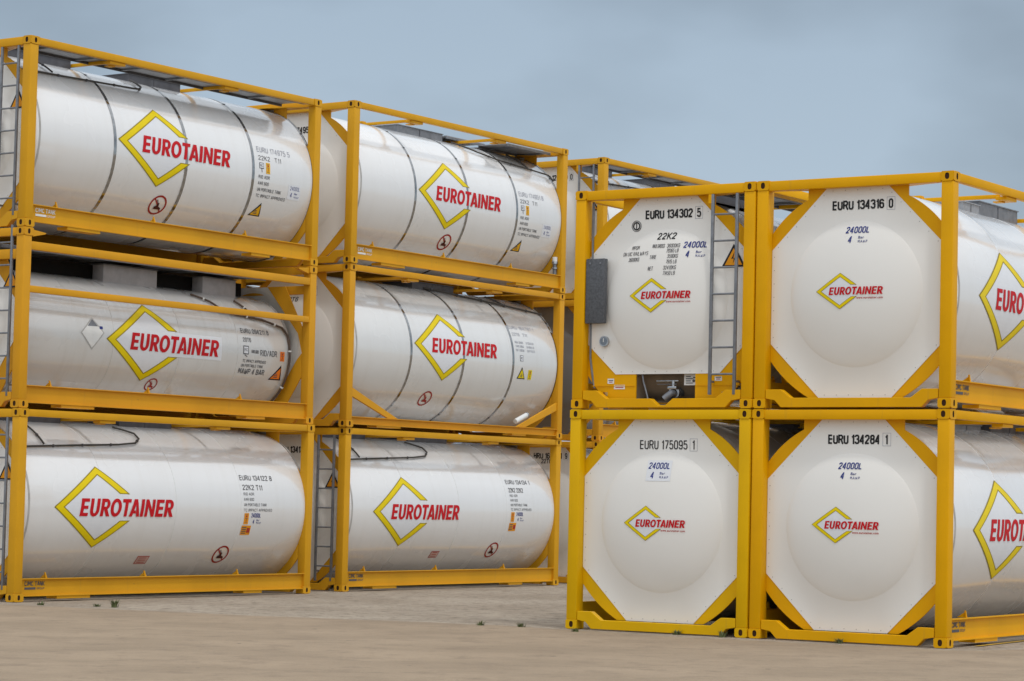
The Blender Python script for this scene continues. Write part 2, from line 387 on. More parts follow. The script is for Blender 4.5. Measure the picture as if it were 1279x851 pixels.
# ---- the wordmark: heavy condensed capitals drawn as strokes
def wordmark(fl, x0, x1, y0, y1, mat='red', shear=0.17, layer=2):
    G = []
    t = 0.235
    def E(x): G.extend([[(x, 0), (x+t, 0), (x+t, 1), (x, 1)], [(x+t, 0), (x+.60, 0), (x+.60, .19), (x+t, .19)], [(x+t, .41), (x+.55, .41), (x+.55, .59), (x+t, .59)], [(x+t, .81), (x+.60, .81), (x+.60, 1), (x+t, 1)]]); return .60
    def arc(cx, cy, rx, ry, tx, ty, a0, a1, n=12):
        for k in range(n):
            p, q = R_(a0+(a1-a0)*k/n), R_(a0+(a1-a0)*(k+1)/n)
            G.append([(cx+(rx-tx)*math.cos(p), cy+(ry-ty)*math.sin(p)), (cx+rx*math.cos(p), cy+ry*math.sin(p)), (cx+rx*math.cos(q), cy+ry*math.sin(q)), (cx+(rx-tx)*math.cos(q), cy+(ry-ty)*math.sin(q))])
    def U(x):
        G.extend([[(x, .36), (x+t, .36), (x+t, 1), (x, 1)], [(x+.70-t, .36), (x+.70, .36), (x+.70, 1), (x+.70-t, 1)]]); arc(x+.35, .36, .35, .38, t, .19, 180, 360); return .70
    def Rr(x):
        G.append([(x, 0), (x+t, 0), (x+t, 1), (x, 1)])
        G.append([(x+t, .81), (x+.36, .81), (x+.36, 1), (x+t, 1)]); G.append([(x+t, .38), (x+.36, .38), (x+.36, .55), (x+t, .55)])
        arc(x+.36, .69, .31, .31, .235, .16, -90, 90)
        G.append([(x+.25, .37), (x+.47, .0), (x+.74, .0), (x+.49, .405)]); return .70
    def O(x): arc(x+.42, .5, .42, .52, t, .20, 0, 360, 24); return .84
    def T(x): G.extend([[(x, .80), (x+.66, .80), (x+.66, 1), (x, 1)], [(x+.33-t/2, 0), (x+.33+t/2, 0), (x+.33+t/2, .80), (x+.33-t/2, .80)]]); return .66
    def A(x):
        G.extend([[(x, 0), (x+.24, 0), (x+.43, .70), (x+.40, 1), (x+.27, 1)], [(x+.80, 0), (x+.56, 0), (x+.43, .70), (x+.40, 1), (x+.53, 1)], [(x+.30, .18), (x+.50, .18), (x+.462, .35), (x+.343, .35)]]); return .80
    def I(x): G.append([(x, 0), (x+t, 0), (x+t, 1), (x, 1)]); return t
    def N(x): G.extend([[(x, 0), (x+.215, 0), (x+.215, 1), (x, 1)], [(x+.74-.215, 0), (x+.74, 0), (x+.74, 1), (x+.74-.215, 1)], [(x+.215, 1), (x+.215, .60), (x+.525, 0), (x+.525, .40)]]); return .74
    x = 0
    for f, gp in ((E, .11), (U, .11), (Rr, .03), (O, .04), (T, -.03), (A, .05), (I, .11), (N, .11), (E, .10), (Rr, 0)):
        x += f(x)+gp
    tot = x
    for i, g in enumerate(G):
        pts = [(x0+a/tot*(x1-x0-shear*(y1-y0))+shear*b*(y1-y0), y0+b*(y1-y0)) for a, b in g]
        ar = sum(pts[k][0]*pts[(k+1) % len(pts)][1]-pts[(k+1) % len(pts)][0]*pts[k][1] for k in range(len(pts)))
        if ar < 0: pts = pts[::-1]
        fl.poly(pts, mat, layer)

def logo(xl, yc, s=1.0, www=False, hs=1.0, patch=False):
    """open diamond with the wordmark through it; xl = left tip, s = size against the big one on the shells"""
    f = Flat()
    hw, hh = 0.865*s, 0.585*s*hs
    cx = xl+hw; k = 0.105*s
    cutT, cutB = 0.19*s*hs, -0.18*s*hs
    def dia(i, j, mat, layer):        # i outer inset, j inner inset
        ow, oh = hw-i*hw/hh*0.9-i*0.55, hh-i*1.25
        iw, ih = hw-j*hw/hh*0.9-j*0.55, hh-j*1.25
        for sg, cut in ((1, cutT), (-1, cutB)):
            c = abs(cut)
            top_o, top_i = (cx, yc+sg*oh), (cx, yc+sg*ih)
            f.poly([(cx-ow, yc), (cx-iw, yc), top_i, top_o][::sg], mat, layer)
            cc = c+(i*0.8)
            xo = cx+ow*(1-cc/oh); xi = cx+iw*(1-cc/ih)
            f.poly([top_o, top_i, (xi, yc+sg*cc), (xo, yc+sg*cc)][::sg], mat, layer)
    f.poly([(cx-hw*.9, yc), (cx, yc-hh*.9), (cx+hw*.62, yc-.33*hh), (cx+hw*.62, yc+.33*hh), (cx, yc+hh*.9)], 'logo_w', 0)
    t0 = xl+0.475*s; t1 = xl+2.34*s
    if patch: f.rect(cx+hw*.62, yc-.30*hh, t1+.05*s, yc+.30*hh, 'logo_w', 0)
    e = 0.015*s
    dia(0, k, 'logo_edge', 1); dia(e, k-e, 'logo_y', 2)
    wordmark(f, t0, t1, yc-0.122*s*(1.0+(hs-1)*.4), yc+0.122*s*(1.0+(hs-1)*.4), layer=4)
    if www: f.text('www.eurotainer.com', t0+.52*(t1-t0), t1-.02*s, yc-.255*s, yc-.19*s, 'dred', 3, weight=0.02)
    return f

def orange_tag(f, x0, y0, x1, y1, mat='orange'):
    f.rect(x0, y0, x1, y1, mat, 1)
    w_, h_ = x1-x0, y1-y0
    if h_ > w_:
        f.rect(x0+.2*w_, y0+.12*h_, x1-.2*w_, y0+.16*h_, 'ink', 2); f.rect(x0+.2*w_, y0+.84*h_, x1-.2*w_, y0+.88*h_, 'ink', 2)
        f.rect(x0+.42*w_, y0+.22*h_, x0+.55*w_, y0+.48*h_, 'dred', 2); f.rect(x0+.2*w_, y0+.52*h_, x1-.25*w_, y0+.57*h_, 'ink', 2); f.rect(x0+.3*w_, y0+.64*h_, x0+.66*w_, y0+.78*h_, 'dred', 2)
    else:
        for i in range(4): f.rect(x0+.06*w_, y0+(.15+.2*i)*h_, x0+.52*w_, y0+(.24+.2*i)*h_, 'ink', 2)
        f.rect(x0+.60*w_, y0+.25*h_, x0+.92*w_, y0+.75*h_, 'dred', 2)
def warn(f, cx, y0, wd, ht, mat='orange', bolt=True, skew=0.0):
    def T_(k): return [(cx-wd/2+k*1.5, y0+k*.8), (cx+wd/2-k*1.5, y0+k*.8), (cx+skew, y0+ht-k*1.9)]
    f.poly(T_(0), 'black', 1); f.poly(T_(0.085*wd), mat, 2)
    c = cx
    if bolt:
        f.poly([(c+.04*wd, y0+.66*ht), (c-.10*wd, y0+.34*ht), (c-.01*wd, y0+.37*ht)], 'black', 3)
        f.poly([(c-.045*wd, y0+.355*ht), (c+.09*wd, y0+.42*ht), (c-.03*wd, y0+.14*ht), (c+.01*wd, y0+.36*ht)], 'black', 3)
    else:
        for i in range(3): f.rect(c-(.16-.03*i)*wd, y0+(.17+.11*i)*ht, c+(.16-.03*i)*wd, y0+(.22+.11*i)*ht, 'ink', 3)
def prohibit(f, cx, cy, r, faint=False):
    ring = 'sign_red'
    f.ring(cx, cy, r*.82, r, ring, 1)
    f.line((cx-r*.6, cy+r*.6), (cx+r*.6, cy-r*.6), r*.13, ring, 2)
    k = 'sign_red' if faint else 'sign_dark'
    f.poly([(cx-.35*r, cy-.4*r), (cx+.5*r, cy-.4*r), (cx+.5*r, cy-.22*r), (cx+.15*r, cy-.1*r), (cx+.1*r, cy+.25*r), (cx-.12*r, cy+.25*r), (cx-.15*r, cy-.05*r), (cx-.35*r, cy-.15*r)], k, 3)
    f.line((cx-.05*r, cy+.2*r), (cx-.3*r, cy+.55*r), .08*r, k, 3)

# ------------------------------------------------------------------ frame pieces
HX = W/2
def casting_mb(mat):
    def f():
        mb = MB(); sx, sy, sz = .162, .178, .118
        x1 = HX; x0 = HX-sx; y0 = Y0; y1 = Y0+sy
        b = .006
        bm = bmesh.new(); bmesh.ops.create_cube(bm, size=1)
        for v in bm.verts: v.co = ((x0+x1)/2+v.co.x*(sx-.014)*1.0, (y0+y1)/2+v.co.y*(sy-.014), sz/2+v.co.z*(sz-.004))
        bmesh.ops.bevel(bm, geom=list(bm.edges), offset=.006, segments=2, affect='EDGES')
        # leave the two outer faces to the pierced plates below
        mb.bm(bm, mat)
        def plate(P, w_, cw, ch):
            n = 20; rim = []; ov = []; inn = []
            for k in range(n):
                a = 2*PI*(k+.5)/n; c, s = math.cos(a), math.sin(a)
                m_ = min((w_/2-.004)/abs(c) if abs(c) > 1e-6 else 9, (sz/2-.004)/abs(s) if abs(s) > 1e-6 else 9)
                rim.append((c*m_, s*m_)); 
                e = 2.6
                rr = 1/((abs(c)/cw)**e+(abs(s)/ch)**e)**(1/e)
                ov.append((c*rr, s*rr))
            V = [P(a, b_, 0) for a, b_ in rim]+[P(a, b_, 0) for a, b_ in ov]+[P(a*.97, b_*.97, .0062) for a, b_ in ov]
            # plate thickness skirt
            S = [P(a, b_, .0075) for a, b_ in rim]
            base = len(V); V += S
            fs = [(k, (k+1) % n, n+(k+1) % n, n+k) for k in range(n)]
            mb.add(V, fs+[(base+k, base+(k+1) % n, (k+1) % n, k) for k in range(n)], mat)
            mb.add(V, [(n+k, n+(k+1) % n, 2*n+(k+1) % n, 2*n+k) for k in range(n)], 'hole')
            mb.add([P(a*.97, b_*.97, .0061) for a, b_ in ov], [tuple(range(n))], 'hole')
        cxm, cym = (x0+x1)/2, (y0+y1)/2
        plate(lambda a, b_, d: (cxm+a, Y0+d, sz/2+b_), sx, .026, .036)
        plate(lambda a, b_, d: (HX-d, cym+a, sz/2+b_), sy, .022, .036)
        return mb
    return f
def variant(fn, fx, fy):
    def g():
        mb = fn()
        if fx: mb.mirror_x()
        if fy: mb.mirror_y()
        return mb
    return g
def arcpts(p0, p1, bulge_, n=10):
    """points from p0 to p1 bowed towards the frame corner side by bulge_"""
    (x0, z0), (x1, z1) = p0, p1; dx, dz = x1-x0, z1-z0; l = math.hypot(dx, dz); nx, nz = -dz/l, dx/l
    return [(x0+dx*k/n+nx*bulge_*4*(k/n)*(1-k/n), z0+dz*k/n+nz*bulge_*4*(k/n)*(1-k/n)) for k in range(n+1)]
def gusset_top(mat):
    def f():
        g = arcpts((1.068, 1.99), (.62, 2.36), -.035)
        return MB().prism([(1.068, 1.775), *g, (.62, 2.471), (.36, 2.471)], 'y', Y0+PD+.006, Y0+PD+.026, mat)
    return f
def gusset_top_rear(mat):
    def f():
        g = arcpts((1.068, 1.84), (.62, 2.26), -.03)
        return MB().prism([(1.068, 1.70), *g, (.62, 2.471), (.36, 2.471), (.36, 2.30)], 'y', Y0+PD+.006, Y0+PD+.026, mat)
    return f
def gusset_slim(mat, H, top):
    def f():
        if top: p = [(1.068, 1.10), (1.068, 1.48), (.70, H-.305), (.34, H-.305), (.98, 1.40)]
        else: p = [(1.068, 1.09), (.98, 1.0), (.38, .125), (.66, .125), (1.068, .72)]
        return MB().prism(p, 'y', Y0+PD+.006, Y0+PD+.026, mat)
    return f
OCT_S = [(-.35, 2.13), (-.985, 1.45), (-.985, .95), (-.40, .14), (.40, .14), (.985, .95), (.985, 1.45), (.35, 2.13)]
def gusset_bottom(mat):
    def f():
        g = arcpts((.58, .125), (1.068, .54), -.035)
        return MB().prism([(.42, .125), *g, (1.068, .76)], 'y', Y0+PD+.006, Y0+PD+.026, mat)
    return f
def gusset_wide(mat):
    def f():
        g = arcpts((.80, .125), (1.068, .40), -.02)
        mb = MB().prism([(.40, .125), *g, (1.068, .78), (.66, .43), (.40, .43)], 'y', Y0+PD+.006, Y0+PD+.026, mat)
        mb.box(.41, 1.0, Y0+PD-.002, Y0+PD+.004, .27, .278, mat)
        return mb
    return f
def end_panel_mb(poly, marks_rivets=True, dz=0.0, mat='white_panel'):
    def f():
        mb = MB(); cx, cz = 0, DZ
        angs = [2*PI*k/96 for k in range(96)]+[math.atan2(p[1]-cz, p[0]-cx) % (2*PI) for p in poly]
        angs = sorted(set(round(a, 6) for a in angs)); n = len(angs)
        rs = [0, .1, .2, .3, .4, .5, .58, .65, .7, .74, .77, .79, .805, .814, .82]
        V = [(0, Y0+PD-bulge(0), cz)]
        for r in rs[1:]:
            V += [(r*math.cos(a), Y0+PD-bulge(r), cz+r*math.sin(a)) for a in angs]
        outr = []
        m = len(poly)
        for a in angs:
            c, s = math.cos(a), math.sin(a); best = None
            for i in range(m):
                (xa, za), (xb, zb) = poly[i], poly[(i+1) % m]
                ex, ez = xb-xa, zb-za; den = c*ez-s*ex
                if abs(den) < 1e-9: continue
                t_ = ((xa-cx)*ez-(za-cz)*ex)/den; u_ = ((xa-cx)*s-(za-cz)*c)/den
                if t_ > 0 and -1e-5 <= u_ <= 1+1e-5 and (best is None or t_ < best): best = t_
            outr.append((c*best, s*best))
        V += [(x, Y0+PD, cz+z) for x, z in outr]
        V += [(x, Y0+PD+.004, cz+z) for x, z in outr]
        F = [(0, 1+(k+1) % n, 1+k) for k in range(n)]
        for i in range(len(rs)-1+1):
            for k in range(n): F.append((1+i*n+k, 1+i*n+(k+1) % n, 1+(i+1)*n+(k+1) % n, 1+(i+1)*n+k))
        mb.add(V, [f_[::-1] if len(f_) == 4 else f_ for f_ in F], mat)
        # rivets
        for i in range(m):
            (xa, za), (xb, zb) = poly[i], poly[(i+1) % m]
            l = math.hypot(xb-xa, zb-za); q = max(2, int(l/.15)); nx, nz = -(zb-za)/l, (xb-xa)/l
            if (0-xa)*nx+(cz-za)*nz < 0: nx, nz = -nx, -nz
            for k in range(q):
                t_ = (k+.5)/q; x, z = xa+(xb-xa)*t_+nx*.03, za+(zb-za)*t_+nz*.03
                mb.cyl((x, Y0+PD-.0005, z), (x, Y0+PD-.0022, z), .0055, 'seam', 8)
        return mb
    return f
OCT = [(-.385, 2.475), (-1.066, 1.80), (-1.066, .735), (-.45, .125), (.45, .125), (1.066, .735), (1.066, 1.80), (.385, 2.475)]
OCT_A = [(-.385, 2.475), (-1.066, 1.80), (-1.066, .76), (-.68, .41), (.72, .41), (1.066, .76), (1.066, 1.80), (.385, 2.475)]

def shell_mb(R, zc, y0, y1, mat, bands, seams, rim=True):
    def f():
        mb = MB(); n = 144
        prof = [(y0, .62*R), (y0+.004, R-.03), (y0+.03, R-.006), (y0+.06, R)]
        ys = []
        for s_ in seams: ys += [(s_-.012, R), (s_-.009, R-.004), (s_+.003, R-.004), (s_+.006, R+.0015), (s_+.03, R)]
        prof += sorted(ys)
        prof += [(y1-.06, R), (y1-.03, R-.006), (y1-.004, R-.03), (y1, .62*R)]
        V = []; F = []
        for y, r in prof: V += [(r*math.cos(2*PI*k/n), y, zc+r*math.sin(2*PI*k/n)) for k in range(n)]
        for i in range(len(prof)-1):
            for k in range(n): F.append((i*n+k, i*n+(k+1) % n, (i+1)*n+(k+1) % n, (i+1)*n+k))
        F += [tuple(range(n)), tuple(range((len(prof)-1)*n, len(prof)*n))[::-1]]
        mb.add(V, [f_[::-1] for f_ in F], mat)
        return mb
    return f
def band_mb(R, zc, y, wd=.056, mat='steel_band', clips=True):
    def f():
        mb = MB(); n = 144
        V = []
        for yy, r in ((y-wd/2, R+.0005), (y-wd/2, R+.004), (y+wd/2, R+.004), (y+wd/2, R+.0005)):
            V += [(r*math.cos(2*PI*k/n), yy, zc+r*math.sin(2*PI*k/n)) for k in range(n)]
        F = []
        for i in range(3):
            for k in range(n): F.append((i*n+k, (i+1)*n+k, (i+1)*n+(k+1) % n, i*n+(k+1) % n))
        mb.add(V, F, mat)
        if clips:
            for a in (40, 62, -55):
                c, s = math.cos(R_(a)), math.sin(R_(a))
                mb.cyl((R*c, y-.02, zc+R*s), ((R)*c, y+.02, zc+(R)*s), .014, 'galv_dark', 6)
        return mb
    return f

def marks_side(kind, n1, n2, ink='ink'):
    out = []
    def new(name):
        f = Flat(); out.append((name, f)); return f
    if kind == 'low':      # bold white containers with orange labels
        f = new('identification_number'); f.text(n1, 1.52, 2.24, .465, .545, ink, 1, weight=.01); f = new('type_code'); f.text(n2, 1.545, 1.98, .315, .395, ink, 1, weight=.01)
        f = new('approval_lettering')
        for i, s_ in enumerate(('RID ADR', 'AAR 600', 'UN PORTABLE TANK', 'TC IMPACT APPROVED')):
            w_ = (.23, .22, .50, .62)[i]; y = .235-.08*i
            f.text(s_, 1.55, 1.55+w_, y, y+.042, ink, 1, weight=.005)
        orange_tag(new('orange_label'), 1.565, -.195, 1.665, -.03); orange_tag(new('orange_label'), 1.54, -.36, 1.745, -.215)
        f = new('capacity_marking')
        f.text('24000L', 1.72, 1.93, -.095, -.03, 'blue', 1, weight=.01); f.text('4', 1.765, 1.80, -.185, -.125, 'blue', 1, weight=.02)
        f.text('Bar', 1.845, 1.91, -.145, -.12, 'blue', 1); f.text('M.A.W.P', 1.845, 1.95, -.185, -.16, 'blue', 1)
    elif kind == 'top':
        f = new('identification_number'); f.text(n1, 1.68, 2.43, .33, .415, 'ink_faded', 1, weight=.0)
        f = new('type_code'); f.text(n2, 1.69, 1.95, .205, .275, ink, 1, weight=.0); f.text('T11', 2.06, 2.2, .205, .275, ink, 1, weight=.0)
        f = new('seal_symbol'); f.rect(1.70, .075, 1.80, .165, 'ink', 0); f.rect(1.71, .085, 1.79, .155, 'logo_w', 1); f.text('RC', 1.72, 1.78, .10, .14, 'ink', 2); f.line((1.75, .075), (1.76, .02), .012, 'ink', 1)
        orange_tag(new('orange_label'), 1.85, .01, 1.94, .175, 'amber')
        f = new('approval_lettering')
        for i, s_ in enumerate(('RID ADR', 'AAR 600', 'UN PORTABLE TANK', 'TC IMPACT APPROVED')):
            w_ = (.25, .24, .54, .66)[i]; y = -.075-.095*i
            f.text(s_, 1.685, 1.685+w_, y, y+.050, 'ink', 1, weight=.012)
        f = new('capacity_marking'); f.rect(2.38, -.32, 2.66, -.09, 'logo_w', 0)
        f.text('24000L', 2.42, 2.64, -.175, -.115, 'blue', 1, weight=-.01); f.text('4', 2.44, 2.48, -.28, -.21, 'blue', 1, weight=.01); f.text('Bar', 2.53, 2.60, -.235, -.205, 'blue', 1); f.text('M.A.W.P', 2.53, 2.64, -.285, -.26, 'blue', 1)
        warn(new('warning_triangle'), 1.79, -.66, .26, .225, 'amber', False, .07)
    elif kind == 'mid':    # faded marks of the middle one
        f = new('identification_number'); f.text(n1, 1.55, 2.32, .60, .67, 'ink_faded', 1); f = new('type_code'); f.text('22T6', 1.60, 1.82, .47, .53, 'ink_faded', 1); f.text('T11', 1.92, 2.05, .47, .53, 'ink_faded', 1)
        f = new('weight_table')
        for i in range(3): f.text(('MGW 30480', 'TARE 3850', 'NET 26630')[i], 1.62, 1.86, .33-.07*i, .37-.07*i, 'ink_faded', 1); f.text(('67200LB', '8490LB', '58710LB')[i], 1.95, 2.18, .33-.07*i, .37-.07*i, 'ink_faded', 1)
        f = new('seal_symbol'); f.rect(1.72, .02, 1.82, .12, 'ink', 0); f.rect(1.73, .03, 1.81, .11, 'logo_w', 1); f.text('RC', 1.745, 1.795, .05, .09, 'ink', 2)
        warn(new('warning_triangle'), 1.79, -.29, .24, .21, 'logo_y', False); orange_tag(new('yellow_label'), 1.99, -.29, 2.10, -.12, 'logo_y')
    return out

def tank_container(pose, z0_, opt, label, jit=(0, 0)):
    H = opt.get('h', 2.591)
    X, Yw, t = pose
    a, b = -W/2, L/2
    ct, st = math.cos(t), math.sin(t)
    px = X+jit[0]+a*ct-b*st; py = Yw+jit[1]+a*st+b*ct
    root = thing('tank_container', label, 'tank container', 'yellow-framed white tank containers stacked in the yard', (px, py, z0_), t)
    ym = opt['y']; kind = opt['kind']
    near, far = (False,), (True,)
    # posts and castings
    for fx in (False, True):
        for fy in (False, True):
            def post():
                mb = MB().box(HX-.150, HX-.006, Y0+.006, Y0+.150, .116, H-.116, ym, .008)
                return mb
            part('corner_post', root, ('post', ym, fx, fy, H), variant(post, fx, fy))
            cf = variant(casting_mb(ym), fx, fy)
            part('corner_casting', root, ('cast', ym, fx, fy), cf, (0, 0, 0.001))
            part('corner_casting', root, ('cast', ym, fx, fy), cf, (0, 0, H-.119))
    # end frames
    for fy in (False, True):
        def teb():
            mb = MB().box(-HX+.156, HX-.156, Y0+.006, Y0+.10, H-.122, H-.012, ym, .006)
            if kind == 'frame2': mb.box(-HX+.145, HX-.145, Y0+.02, Y0+.10, H-.43, H-.30, ym, .006)
            return mb
        part('top_end_beam', root, ('teb', ym, kind == 'frame2', fy), variant(teb, False, fy))
        notch = opt.get('notch') and not fy
        def beb():
            up_ = [(-1.062, .215), (-.868, .215), (-.735, .12)]
            up_ += [(-.125, .118), (-.03, .04), (.075, .04), (.17, .118)] if notch else []
            up_ += [(.735, .12), (.868, .215), (1.062, .215)]
            lo_ = [(1.062, .112), (.945, .092), (.868, .014), (-.868, .014), (-.945, .092), (-1.062, .112)]
            return MB().prism(up_+lo_, 'y', Y0+.008, Y0+.09, ym, .004)
        part('bottom_end_beam', root, ('beb', ym, bool(notch), fy), variant(beb, False, fy))
        for fx in (False, True):
            part('corner_gusset', root, ('gt', ym, fx, fy, kind == 'frame2'), variant(gusset_slim(ym, H, 1) if kind == 'frame2' else (gusset_top_rear(ym) if fy else gusset_top(ym)), fx, fy))
            wide = opt.get('wide') and not fy
            part('corner_gusset', root, ('gb', ym, bool(wide), fx, fy, kind == 'frame2'), variant(gusset_slim(ym, H, 0) if kind == 'frame2' else (gusset_wide(ym) if wide else gusset_bottom(ym)), fx, fy))
    pm = opt.get('panel', 'white_panel')
    oc = OCT_A if opt.get('wide') else (OCT_S if kind == 'frame2' else OCT)
    panel = part('end_panel', root, ('panel', pm, bool(opt.get('wide')), kind == 'frame2'), end_panel_mb(oc, mat=pm))
    part('end_panel', root, ('panelr', pm, kind == 'frame2'), variant(end_panel_mb(OCT_S if kind == 'frame2' else OCT, mat=pm), False, True))
    # rails
    thin = kind == 'braced'
    for fx in (False, True):
        def tr():
            if kind == 'frame2': return MB().box(HX-.095, HX-.012, Y0+.150, -Y0-.150, H-.30, H-.19, ym, .006)
            mb = MB().box(HX-.085, HX-.006, Y0+.176, -Y0-.176, H-.108, H-.012, ym, .006)
            return mb
        part('top_side_rail', root, ('tr', ym, kind == 'frame2', fx), variant(tr, fx, False))
        if kind == 'frame2':
            part('middle_side_rail', root, ('mr', ym, fx), variant(lambda: MB().box(HX-.085, HX-.012, Y0+.150, -Y0-.150, H-.875, H-.785, ym, .006), fx, False))
            for yy in (-1, 1):
                part('top_corner_brace', root, ('tcb', ym, fx, yy), variant(lambda: MB().prism([(Y0+.176, H-.03), (Y0+.42, H-.055), (Y0+.40, H-.075), (Y0+.176, H-.125)], 'x', HX-.10, HX-.02, ym), fx, yy > 0))
        def br():
            mb = MB(); z0, z1 = (.05, .175) if thin else (.075, .315)
            xo = HX-.008
            mb.prism([(xo-.055, z0), (xo, z0), (xo, z0+.012), (xo-.043, z0+.014), (xo-.043, z1-.014), (xo, z1-.012), (xo, z1), (xo-.055, z1)], 'y', Y0+.148, -Y0-.148, ym)
            return mb
        part('bottom_side_rail', root, ('br', ym, thin, fx), variant(br, fx, False))
        if thin:
            for yy in (-1, 1):
                def gb():
                    p = [(Y0+.148, .64), (Y0+1.36, .175), (Y0+1.10, .175), (Y0+.148, .50)]
                    return MB().prism(p, 'x', HX-.07, HX-.03, ym, .004)
                part('side_brace', root, ('sb', ym, fx, yy), variant(gb, fx, yy > 0))
        else:
            for yb in (-2.41, -.516, 1.42):
                part('saddle_tab', root, ('tab', ym, fx, yb), variant(lambda: MB().prism([(yb-.012, .316), (yb+.02, .316), (yb-.018, .395), (yb-.036, .395)], 'x', HX-.06, HX-.045, ym).prism([(HX-.16, .316), (HX-.0601, .316), (HX-.0601, .38)], 'y', yb-.008, yb+.0, ym), fx, False))
        for y0_, y1_ in ((-2.23, -1.61), (1.52, 1.93)):
            part('rail_pad', root, ('pad', ym, y0_, thin, fx), variant(lambda: MB().box(HX-.22, HX-.02, y0_, y1_, .035 if not thin else .02, .0745 if not thin else .0495, ym), fx, False))
        if kind != 'frame2':
            for yb in (-1.36, 1.0):
                def lug():
                    mb = MB().box(HX-.17, HX-.03, yb-.15, yb+.15, H-.150, H-.109, ym, .006)
                    mb.box(HX-.24, HX-.13, yb-.05, yb+.05, H-.165, H-.1505, ym)
                    return mb
                part('rail_lug', root, ('lug', ym, yb, fx), variant(lug, fx, False))
    # top gear
    if opt.get('bars', True):
        for yb in (-1.36, 1.0):
            def bar():
                mb = MB().box(-HX+.18, HX-.18, yb-.028, yb+.028, H-.115, H-.07, ym, .004)
                mb.box(-.07, .07, yb-.05, yb+.05, H-.069, H-.04, ym)
                mb.prism([(-.8, yb+.028), (-.55, yb+.16), (-.5, yb+.16), (-.72, yb+.028)], 'z', H-.105, H-.075, ym)
                return mb
            part('cross_bar', root, ('bar', ym, yb), bar)
        for sy in (-1, 1):
            part('roof_gusset', root, ('rg', ym, sy), variant(lambda: MB().prism([(-1.12, Y0+.10), (1.12, Y0+.10), (.85, Y0+.16), (.38, Y0+.33), (-.38, Y0+.33), (-.85, Y0+.16)], 'z', H-.118, H-.106, ym), False, sy > 0))
    for (x0, x1, y0_, y1_, zt) in opt.get('walk', ()):
        def wk():
            mb = MB().box(x0, x1, y0_, y1_, zt-.012, zt, 'grate'); mb.box(x0, x0+.02, y0_, y1_, zt-.05, zt-.0125, 'galv_dark'); mb.box(x1-.02, x1, y0_, y1_, zt-.05, zt-.0125, 'galv')
            k = y0_+.3
            while k < y1_: mb.box(x0+.021, x1-.021, k, k+.03, zt-.04, zt-.0125, 'galv'); k += .9
            k = y0_+.02
            while k < y1_: mb.box(x0+.03, x1-.03, k, k+.012, zt+.0005, zt+.004, 'galv'); k += .06
            return mb
        part('walkway', root, None, wk)
    for (x0, x1, y0_, y1_, z0, z1, mt) in opt.get('boxes', ()):
        def bx_():
            tk = .01
            mb = MB(); mb.box(x0, x0+tk, y0_, y1_, z0, z1, mt); mb.box(x1-tk, x1, y0_, y1_, z0, z1, mt)
            mb.box(x0+tk, x1-tk, y0_, y0_+tk, z0, z1, mt); mb.box(x0+tk, x1-tk, y1_-tk, y1_, z0, z1, mt)
            mb.box(x0-.015, x1+.015, y0_-.015, y1_+.015, z1+.0005, z1+.012, mt)
            mb.box(x1+.0002, x1+.006, y0_+.48*(y1_-y0_), y0_+.49*(y1_-y0_), z0+.01, z1-.01, 'galv_dark')
            return mb
        part('manhole_box', root, None, bx_)
    # tank shell
    R, zc = opt.get('R', 1.19), opt.get('zc', 1.295)
    ya, yb_ = opt.get('ya', -2.86), opt.get('yb', 2.93)
    sm = opt.get('shell', 'white')
    seams = opt.get('seams', [-1.40, .05, 1.43])
    tank = part('tank', root, ('shell', sm, R, zc, ya, yb_, tuple(seams)), shell_mb(R, zc, ya, yb_, sm, None, seams))
    sm_ = shell_map(R, zc)
    for y in opt.get('bands', ()):
        part('steel_band', tank, ('band', R, zc, y), band_mb(R, zc, y))
    for y in opt.get('rims', (ya+.075, yb_-.02)):
        part('end_rim', tank, ('rim', R, zc, y), band_mb(R, zc, y, .03, 'rim' if opt.get('bands') else 'seam', False))
    def on(b_, s_, off=.03): return sm_(b_, s_, off)
    for pth, mt, rr in opt.get('pipes', ()):
        def pp():
            pts = []
            for (b0, s0), (b1, s1) in zip(pth[:-1], pth[1:]):
                n = max(2, int(math.hypot(b1-b0, s1-s0)/.08))
                pts += [on(b0+(b1-b0)*k/n, s0+(s1-s0)*k/n) for k in range(n)]
            pts.append(on(*pth[-1]))
            mb = MB().tube(pts, rr, mt, 8)
            q = 4
            for i in range(2, len(pts)-1, 7):
                p = Vector(pts[i]); d = (Vector(pts[i+1])-p).normalized()
                mb.cyl(p-d*.012, p+d*.012, rr*1.5, 'label_w' if mt == 'pipe_brown' else 'galv_dark', 8)
            return mb
        part('drain_pipe', tank, None, pp)
    lg = opt.get('logo')
    if lg: lay('logo', tank, logo(lg[0], lg[1], patch=kind == 'frame2'), sm_, step_v=.05, key=('lg', R, zc, lg))
    if opt.get('marks'):
        dx_, dz_ = opt.get('mshift', (0, 0))
        for nm, fl in marks_side(*opt['marks']): lay(nm, tank, fl, lambda u, v, off: sm_(u+dx_, v+dz_, off), step_v=.1)
    for b_, s_, r_, faint in opt.get('prohibit', ()):
        f = Flat(); prohibit(f, b_, s_, r_, faint); lay('no_forklift_sign', tank, f, sm_, step_v=.05)
    for b_, s_, w_, h_ in opt.get('pinktag', ()):
        f = Flat(); f.rect(b_, s_, b_+w_, s_+h_, 'dred', 0); f.rect(b_+.012, s_+.012, b_+w_-.012, s_+h_-.012, 'pink', 1)
        for i in range(3): f.rect(b_+.04, s_+.03+.04*i, b_+w_-.05, s_+.042+.04*i, 'dred', 2)
        lay('notice_label', tank, f, sm_, step_v=.05)
    if opt.get('extra'): opt['extra'](root, tank, sm_, panel)
